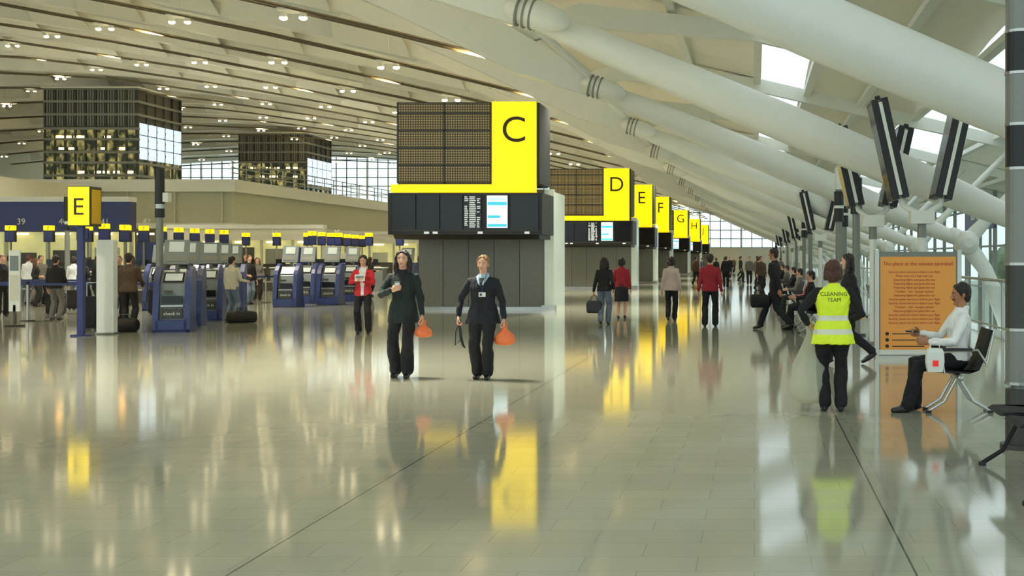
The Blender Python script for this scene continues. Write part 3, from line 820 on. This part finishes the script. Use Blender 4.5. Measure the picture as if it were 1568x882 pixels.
def plastic_bag(name, top, w, h, mat, d=.08, hand=.1):
    rings = []; n = 18; sd = V((top.x*7, top.y, 0))
    for t, s in ((0, .12), (.12, .16), (.3, .45), (.5, .85), (.75, 1), (.92, .92), (1, .55)):
        rg = []
        for i in range(n):
            a = 2*pi*i/n; q = 1+.22*noise.noise(V((math.cos(a)*2, math.sin(a)*2, t*4))+sd)
            rg.append(V((w*.5*s*math.cos(a)*q, d*s*math.sin(a)*q, -t*h)))
        rings.append(rg)
    b = B(); b.add(loft(rings), mat)
    b.tube([(-.02, 0, -.05), (-.03, 0, .02), (0, 0, .045), (.03, 0, .02), (.02, 0, -.05)], .008, mat, 8)
    o = b.obj(name, tuple(top), smooth=True)
    return o

def p_a(q, n, m):
    if m is cDGREEN and n.y < -.3 and abs(q.x) < .012+max(0, q.z-.2)*.2 and q.z > .1: return cNAVY
pa = person('woman_in_green_coat', (-4.72, 15.8), .05, 1.71, cDGREEN, cBLACK, hairm=HDARK, hair='long', hem=-.2, flare=.02, vox=.0095, wide=1.5, collar=cDGREEN,
            ank=((-.10, .02, .08), (.08, -.10, .08)), wr=((-.08, -.27, 1.17), (.27, -.05, .80)), epole=((-.9, .5, -.6), (.4, 1, 0)), curl=(.9, 1.1), paint=p_a, hpitch=.02, thumb=((0, 0, 1), (0, -1, 0)))
b = B(); b.box(-.035, .035, -.01, .01, -.05, .07, KGREY); b.box(-.028, .028, -.012, -.01, -.03, .05, KSCR); b.obj('mobile_phone', tuple(pa[1][0]+V((0, -.01, .02))), .3, bevel=.004)
plastic_bag('orange_shopping_bag', pa[1][1]+V((0.03, -.01, 0)), .24, .2, BAGO)
def p_b(q, n, m):
    if m is cNAVY and n.y < -.1:
        if q.z > .36 and abs(q.x) < .03+(q.z-.36)*.5: return cBLUE if abs(q.x) > .015+(q.z-.36)*.2 or q.z > .45 else cBLACK
        if abs(q.x) < .05 and q.z > -.02: return cBLACK
pb = person('woman_in_navy_coat', (-3.59, 15.57), 0, 1.64, cNAVY, cBLACK, hairm=HBLOND, hair='short', hem=-.17, flare=.04, vox=.0095, wide=1.35, build=1.1, collar=cNAVY,
            ank=((-.08, .03, .08), (.075, -.05, .08)), wr=((-.33, -.03, .86), (.31, -.06, .77)), epole=((-1, .8, 0), (1, .8, 0)), curl=(1.1, 1.1), paint=p_b)
W = pb[2]
b = B(); b.box(-.045, .045, -.004, .004, -.03, .03, WHITE); b.box(-.03, .0, -.006, -.004, -.015, .015, BLUE)
b.tube([(0, 0, .03), (-.04, -.005, .2), (-.05, .05, .28)], .004, BLUE, 6); b.tube([(0, 0, .03), (.04, -.005, .2), (.05, .05, .28)], .004, BLUE, 6)
b.obj('name_badge', tuple(W @ V((.02, -.155, 1.16))))
plastic_bag('orange_shopping_bag', pb[1][1]+V((0.03, -.01, 0)), .28, .26, BAGO)
h = pb[1][0]
b = B(); b.tube([(0, 0, .04), (0, 0, -.05), (.02, -.02, -.2), (.04, .02, -.3), (.07, 0, -.33)], [.012, .016, .022, .018, .008], BLK, 8); b.tube([(0, 0, .0), (-.05, 0, -.12), (-.06, 0, -.3), (.02, -.02, -.22)], .008, BLK, 6)
b.obj('folded_umbrella', tuple(h))
def p_r(q, n, m):
    if m is cRED and n.y < -.25 and abs(q.x) < .035+max(0, q.z-.1)*.12: return cWHITE
pr_ = person('woman_in_red_jacket', (-8.25, 24.8), .15, 1.66, cRED, cBLACK, hairm=HDARK, hair='bob', hem=-.1, vox=.012, wide=1.1, paint=p_r, collar=cRED,
             ank=((-.1, .04, .08), (.12, -.06, .08)), wr=((-.07, -.27, 1.17), (.05, -.27, 1.15)), epole=((-1, .6, -.6), (1, .6, -.6)), curl=(.8, .8), thumb=((0, 0, 1), (0, 0, 1)), hpitch=.15)
b = B(); b.box(-.1, .1, -.01, .01, -.06, .08, WHITE); b.box(-.08, .08, -.012, -.01, .0, .05, KGREY); b.obj('folded_paper', tuple((pr_[1][0]+pr_[1][1])/2+V((0, -.02, .02))), .15)

def p_c(q, n, m):
    if m is HIVIS:
        if -.06 < q.z < -.005 or .09 < q.z < .145: return SILVER
        if q.z > .145 and .075 < abs(q.x) < .11 and n.y < .2: return SILVER
cl = person('cleaner_in_hi_vis_vest', (.82, 12.26), pi+.05, 1.58, HIVIS, cBLACK, hairm=HBROWN, hair='bob', hem=-.17, flare=.03, vox=.0095, build=1.18, wide=1.2, sleeve=cBLACK,
            ank=((-.09, .0, .08), (.085, -.05, .08)), wr=((-.2, -.2, 1.0), (.27, -.12, .98)), paint=p_c, curl=(.7, 1.2), epole=((-1, .8, -.3), (1, .8, -.3)))
W = cl[2]; bvh = BVHTree.FromPolygons(cl[4][0], cl[4][1])
b = B()
for txt, zz in (('CLEANING', 1.30), ('TEAM', 1.235)):
    tv, tf = text_geo(txt, .062, 0)
    vv = []
    for p in tv:
        x, z = -p[0], zz+p[1]; hit = bvh.ray_cast(V((x, 1, z)), V((0, -1, 0)))
        vv.append((x, (hit[0].y if hit[0] else .13)+.006, z))
    b.add((vv, tf), INK)
to = b.obj('vest_text'); to.parent = cl[0]; to.scale = (1.58/1.7,)*3
hnd = cl[1][1]
plastic_bag('translucent_bin_bag', hnd+V((-.03, .0, .02)), .42, .82, BINBAG, .16)

person('woman_walking_in_black', (1.45, 17.7), -pi/2, 1.67, cBLACK, cBLACK, hairm=HDARK, hair='long', hem=-.14, vox=.012, lean=.06, ank=((-.07, .34, .2), (.07, -.34, .09)),
       wr=((-.2, -.2, .86), (.2, .14, .84)), wide=.8)
sm = person('seated_man_in_white_shirt', (2.1, 12.3), -pi/2+.05, 1.70, cWHITE, cBLACK, skin=SKIND, hairm=HDARK, hair='short', hem=-.03, vox=.0095, fem=False, pz=.575, py=.02, lean=-.08,
       ank=((-.10, -.40, .08), (.10, -.52, .08)), wr=((-.14, -.34, .80), (.18, -.30, .74)), epole=((-.6, 1, -.5), (.6, 1, -.5)), curl=(.8, .7), stache=True, hpitch=.18, wide=1.1, thumb=((0, 0, 1), (0, 0, 1)), collar=cWHITE)
b = B(); b.box(-.035, .035, -.07, .06, -.008, .008, BLK); b.box(-.03, .03, -.06, .05, .008, .01, MGREY); b.obj('mobile_phone', tuple(sm[1][0]+V((-.02, 0, .015))), -pi/2, bevel=.004)
b = B(); b.add(loft([[V((x*s*(1 if z else .9), y*s, z)) for x, y in ((-.09, -.05), (.09, -.05), (.1, 0), (.09, .05), (-.09, .05), (-.1, 0))] for z, s in ((0, .9), (.1, 1), (.2, .95), (.24, .75))]), WHITE)
b.box(-.03, .03, -.054, -.05, .06, .12, REDS); b.tube([(-.05, 0, .23), (-.04, 0, .33), (.04, 0, .33), (.05, 0, .23)], .006, WHITE, 6)
b.obj('white_carrier_bag', (1.84, 11.98, .44))
mm = person('man_walking_in_black', (.47, 26.2), -pi/2-.3, 1.82, cBLACK, cNAVY, skin=SKIND, hairm=HDARK, hem=-.14, vox=.014, fem=False, lean=.05, ank=((-.08, -.36, .09), (.08, .34, .16)), wr=((-.22, -.12, .82), (.22, .15, .84)))
holdall((.12, 25.95, .5), .2, cBLACK, .4).name = 'shoulder_bag'
person('man_in_red_shirt', (-1.03, 27.4), pi, 1.70, cDRED, cBLACK, hairm=HDARK, fem=False, build=1.05, vox=.014, wide=1.3, ank=((-.12, -.03, .08), (.12, .03, .08)), wr=((-.27, 0, .82), (.27, 0, .82)))
person('woman_in_beige_jacket', (-2.1, 29.7), pi-.1, 1.64, cBEIGE, cBLACK, hairm=HDARK, hair='bob', hem=-.12, vox=.014, ank=((-.06, -.15, .08), (.06, .15, .15)), wr=((-.24, -.05, .8), (.24, .05, .8)))
ww = person('woman_in_black_top', (-3.6, 28.2), pi-.1, 1.62, cBLACK, cJEAN, hairm=HDARK, hair='long', hem=-.08, vox=.014, ank=((-.07, -.13, .08), (.07, .12, .12)), wr=((-.22, -.1, .9), (.27, 0, .82)))
h = ww[1][1]
b = B(); b.add(loft([[V((x*s, y*s, z)) for x, y in ((-.17, -.07), (.17, -.07), (.19, 0), (.17, .07), (-.17, .07), (-.19, 0))] for z, s in ((-.42, .85), (-.38, 1), (-.2, 1), (-.12, .8))]), BLK)
b.tube([(-.1, 0, -.13), (-.04, 0, .0), (.04, 0, .0), (.1, 0, -.13)], .012, BLK, 8); b.obj('black_handbag', tuple(h), bevel=.01)
person('woman_in_red_top', (-3.5, 31), pi, 1.62, cDRED, cNAVY, hairm=HDARK, hair='bob', hem=-.05, skirt=1, vox=.016, ank=((-.08, -.06, .08), (.08, .06, .08)))

bg = [(-14.1, 26.5, pi+.2, 1.72, cBROWN, cBLACK, 'short'), (-13.2, 29.7, pi-.4, 1.66, cCREAM, cJEAN, 'short'), (-18.6, 44, .5, 1.62, cGREY, cBLACK, 'long'), (-14.95, 27.6, .6, 1.68, cNAVY, cBLACK, 'short'),
      (-25.3, 41, pi, 1.72, cWHITE, cGREY, 'short'), (-22, 38, pi, 1.66, cWHITE, cJEAN, 'bob'), (-23.6, 38.6, 2, 1.6, cBLACK, cBLACK, 'long'), (-24.6, 37.6, pi, 1.7, cNAVY, cBLACK, 'short'),
      (-26.6, 42, pi, 1.7, cGREY, cBLACK, 'short'), (-19.4, 34, 2.8, 1.65, cBLACK, cBLACK, 'long'), (-17.4, 40.5, 1, 1.7, cBLACK, cJEAN, 'short'), (-21, 41.5, pi, 1.66, cNAVY, cBLACK, 'short'),
      (-16, 49, 2, 1.65, cBLACK, cBLACK, 'bob'), (-20.4, 31.9, .8, 1.7, cNAVY, cBLACK, 'short'), (-18.0, 30.3, pi, 1.68, cBLACK, cGREY, 'short'), (-16.4, 29.4, 1.5, 1.66, cBLACK, cBLACK, 'bob')]
bgo = []
for x, y, a, h_, t_, b_, hr in bg:
    bgo.append(person('woman_passenger' if hr != 'short' else 'man_passenger', (x, y), a, h_, t_, b_, hair=hr, hairm=random.choice([HDARK, HBROWN]), fem=hr != 'short', vox=.024, hem=-.1,
           ank=((-.09, -.05+random.random()*.1, .08), (.09, random.random()*.1, .08)), wr=((-.22, -.12-random.random()*.2, .85+random.random()*.25), (.25, -.05, .82)))[0])
rs = random.Random(11)
for k, x, y in ((3, -25.6, 36.8), (6, -22.9, 35.4), (7, -26.4, 39.6), (8, -24.4, 40.2), (9, -20.6, 38.9), (11, -18.9, 35.0), (12, -17.2, 34.6), (13, -24, 42.4), (3, -19.8, 45.8), (7, -16.6, 37.2), (10, -17.8, 52),
                (2, -14.5, 60), (11, -15.6, 31.0), (12, -28.1, 42.4), (15, -14.8, 52), (8, -18.8, 69)):
    dup(bgo[k], (x, y, 0), rs.random()*6.2, .96+.08*rs.random())
far = []
for i in range(4):
    far.append(person('distant_traveller', (0.0, 58+i*9), [pi, 0, pi, .6][i], 1.7, [cBLACK, cGREY, cNAVY, cBROWN][i], cBLACK, hair='short', vox=.03, fem=False, ank=((-.08, -.15, .08), (.08, .18, .14)))[0])
fx = [(-1.5, 62), (-.3, 70), (.9, 54.5), (.3, 50), (-2.6, 80), (1.9, 85), (-4.2, 95), (-1.2, 100), (-2.8, 110), (.2, 66), (.2, 58), (-3.4, 68), (-1.9, 90), (.5, 115), (.2, 75), (-2.2, 125), (-.9, 78)]
for o, (x, y) in zip(far, fx[:4]): o.location = (x, y, 0)
for i, (x, y) in enumerate(fx[4:]):
    dup(far[i % 4], (x, y, 0), random.random()*6, .94+.1*random.random())
seated = []
for i, (t_, hr) in enumerate(((cPINK, 'bob'), (cBLACK, 'short'), (cGREY, 'short'))):
    seated.append(person('seated_traveller', (1.22, 27.0), -pi/2, 1.66, t_, cNAVY, hair=hr, fem=hr == 'bob', vox=.022, pz=.575, py=.03, lean=-.05, ank=((-.10, -.40, .08), (.10, -.46, .08)),
                  wr=((-.12, -.32, .72), (.12, -.30, .72)), hpitch=.1)[0])
seated[0].location.y = 27; seated[1].location.y = 26.38; seated[2].location.y = 33
for k, (y0, off) in enumerate(((39, 1), (46, 0), (54, 2))):
    dup(seated[1+k % 2], (1.22, y0-off*.62, 0), -pi/2)

# ------------------------------------------------------------------ world, camera
w = bpy.data.worlds.new('sky'); sc.world = w; w.use_nodes = True
nt = w.node_tree; bgd = nt.nodes['Background']
tc = nt.nodes.new('ShaderNodeTexCoord'); sx = nt.nodes.new('ShaderNodeSeparateXYZ'); rp = nt.nodes.new('ShaderNodeValToRGB')
nt.links.new(tc.outputs['Generated'], sx.inputs[0]); nt.links.new(sx.outputs[2], rp.inputs[0]); nt.links.new(rp.outputs[0], bgd.inputs[0])
rp.color_ramp.elements[0].position = 0; rp.color_ramp.elements[0].color = (.64, .78, .78, 1)
rp.color_ramp.elements[1].position = .6; rp.color_ramp.elements[1].color = (.76, .87, .92, 1)
bgd.inputs[1].default_value = 1.6

cam = bpy.data.cameras.new('camera'); co = bpy.data.objects.new('camera', cam); sc.collection.objects.link(co)
co.location = (0, 0, 1.6); co.rotation_euler = (pi/2, 0, 0)
cam.sensor_width = 36; cam.lens = 36*1800/1568; cam.shift_x = -371/1568; cam.shift_y = -46/1568
cam.clip_end = 1000
sc.camera = co
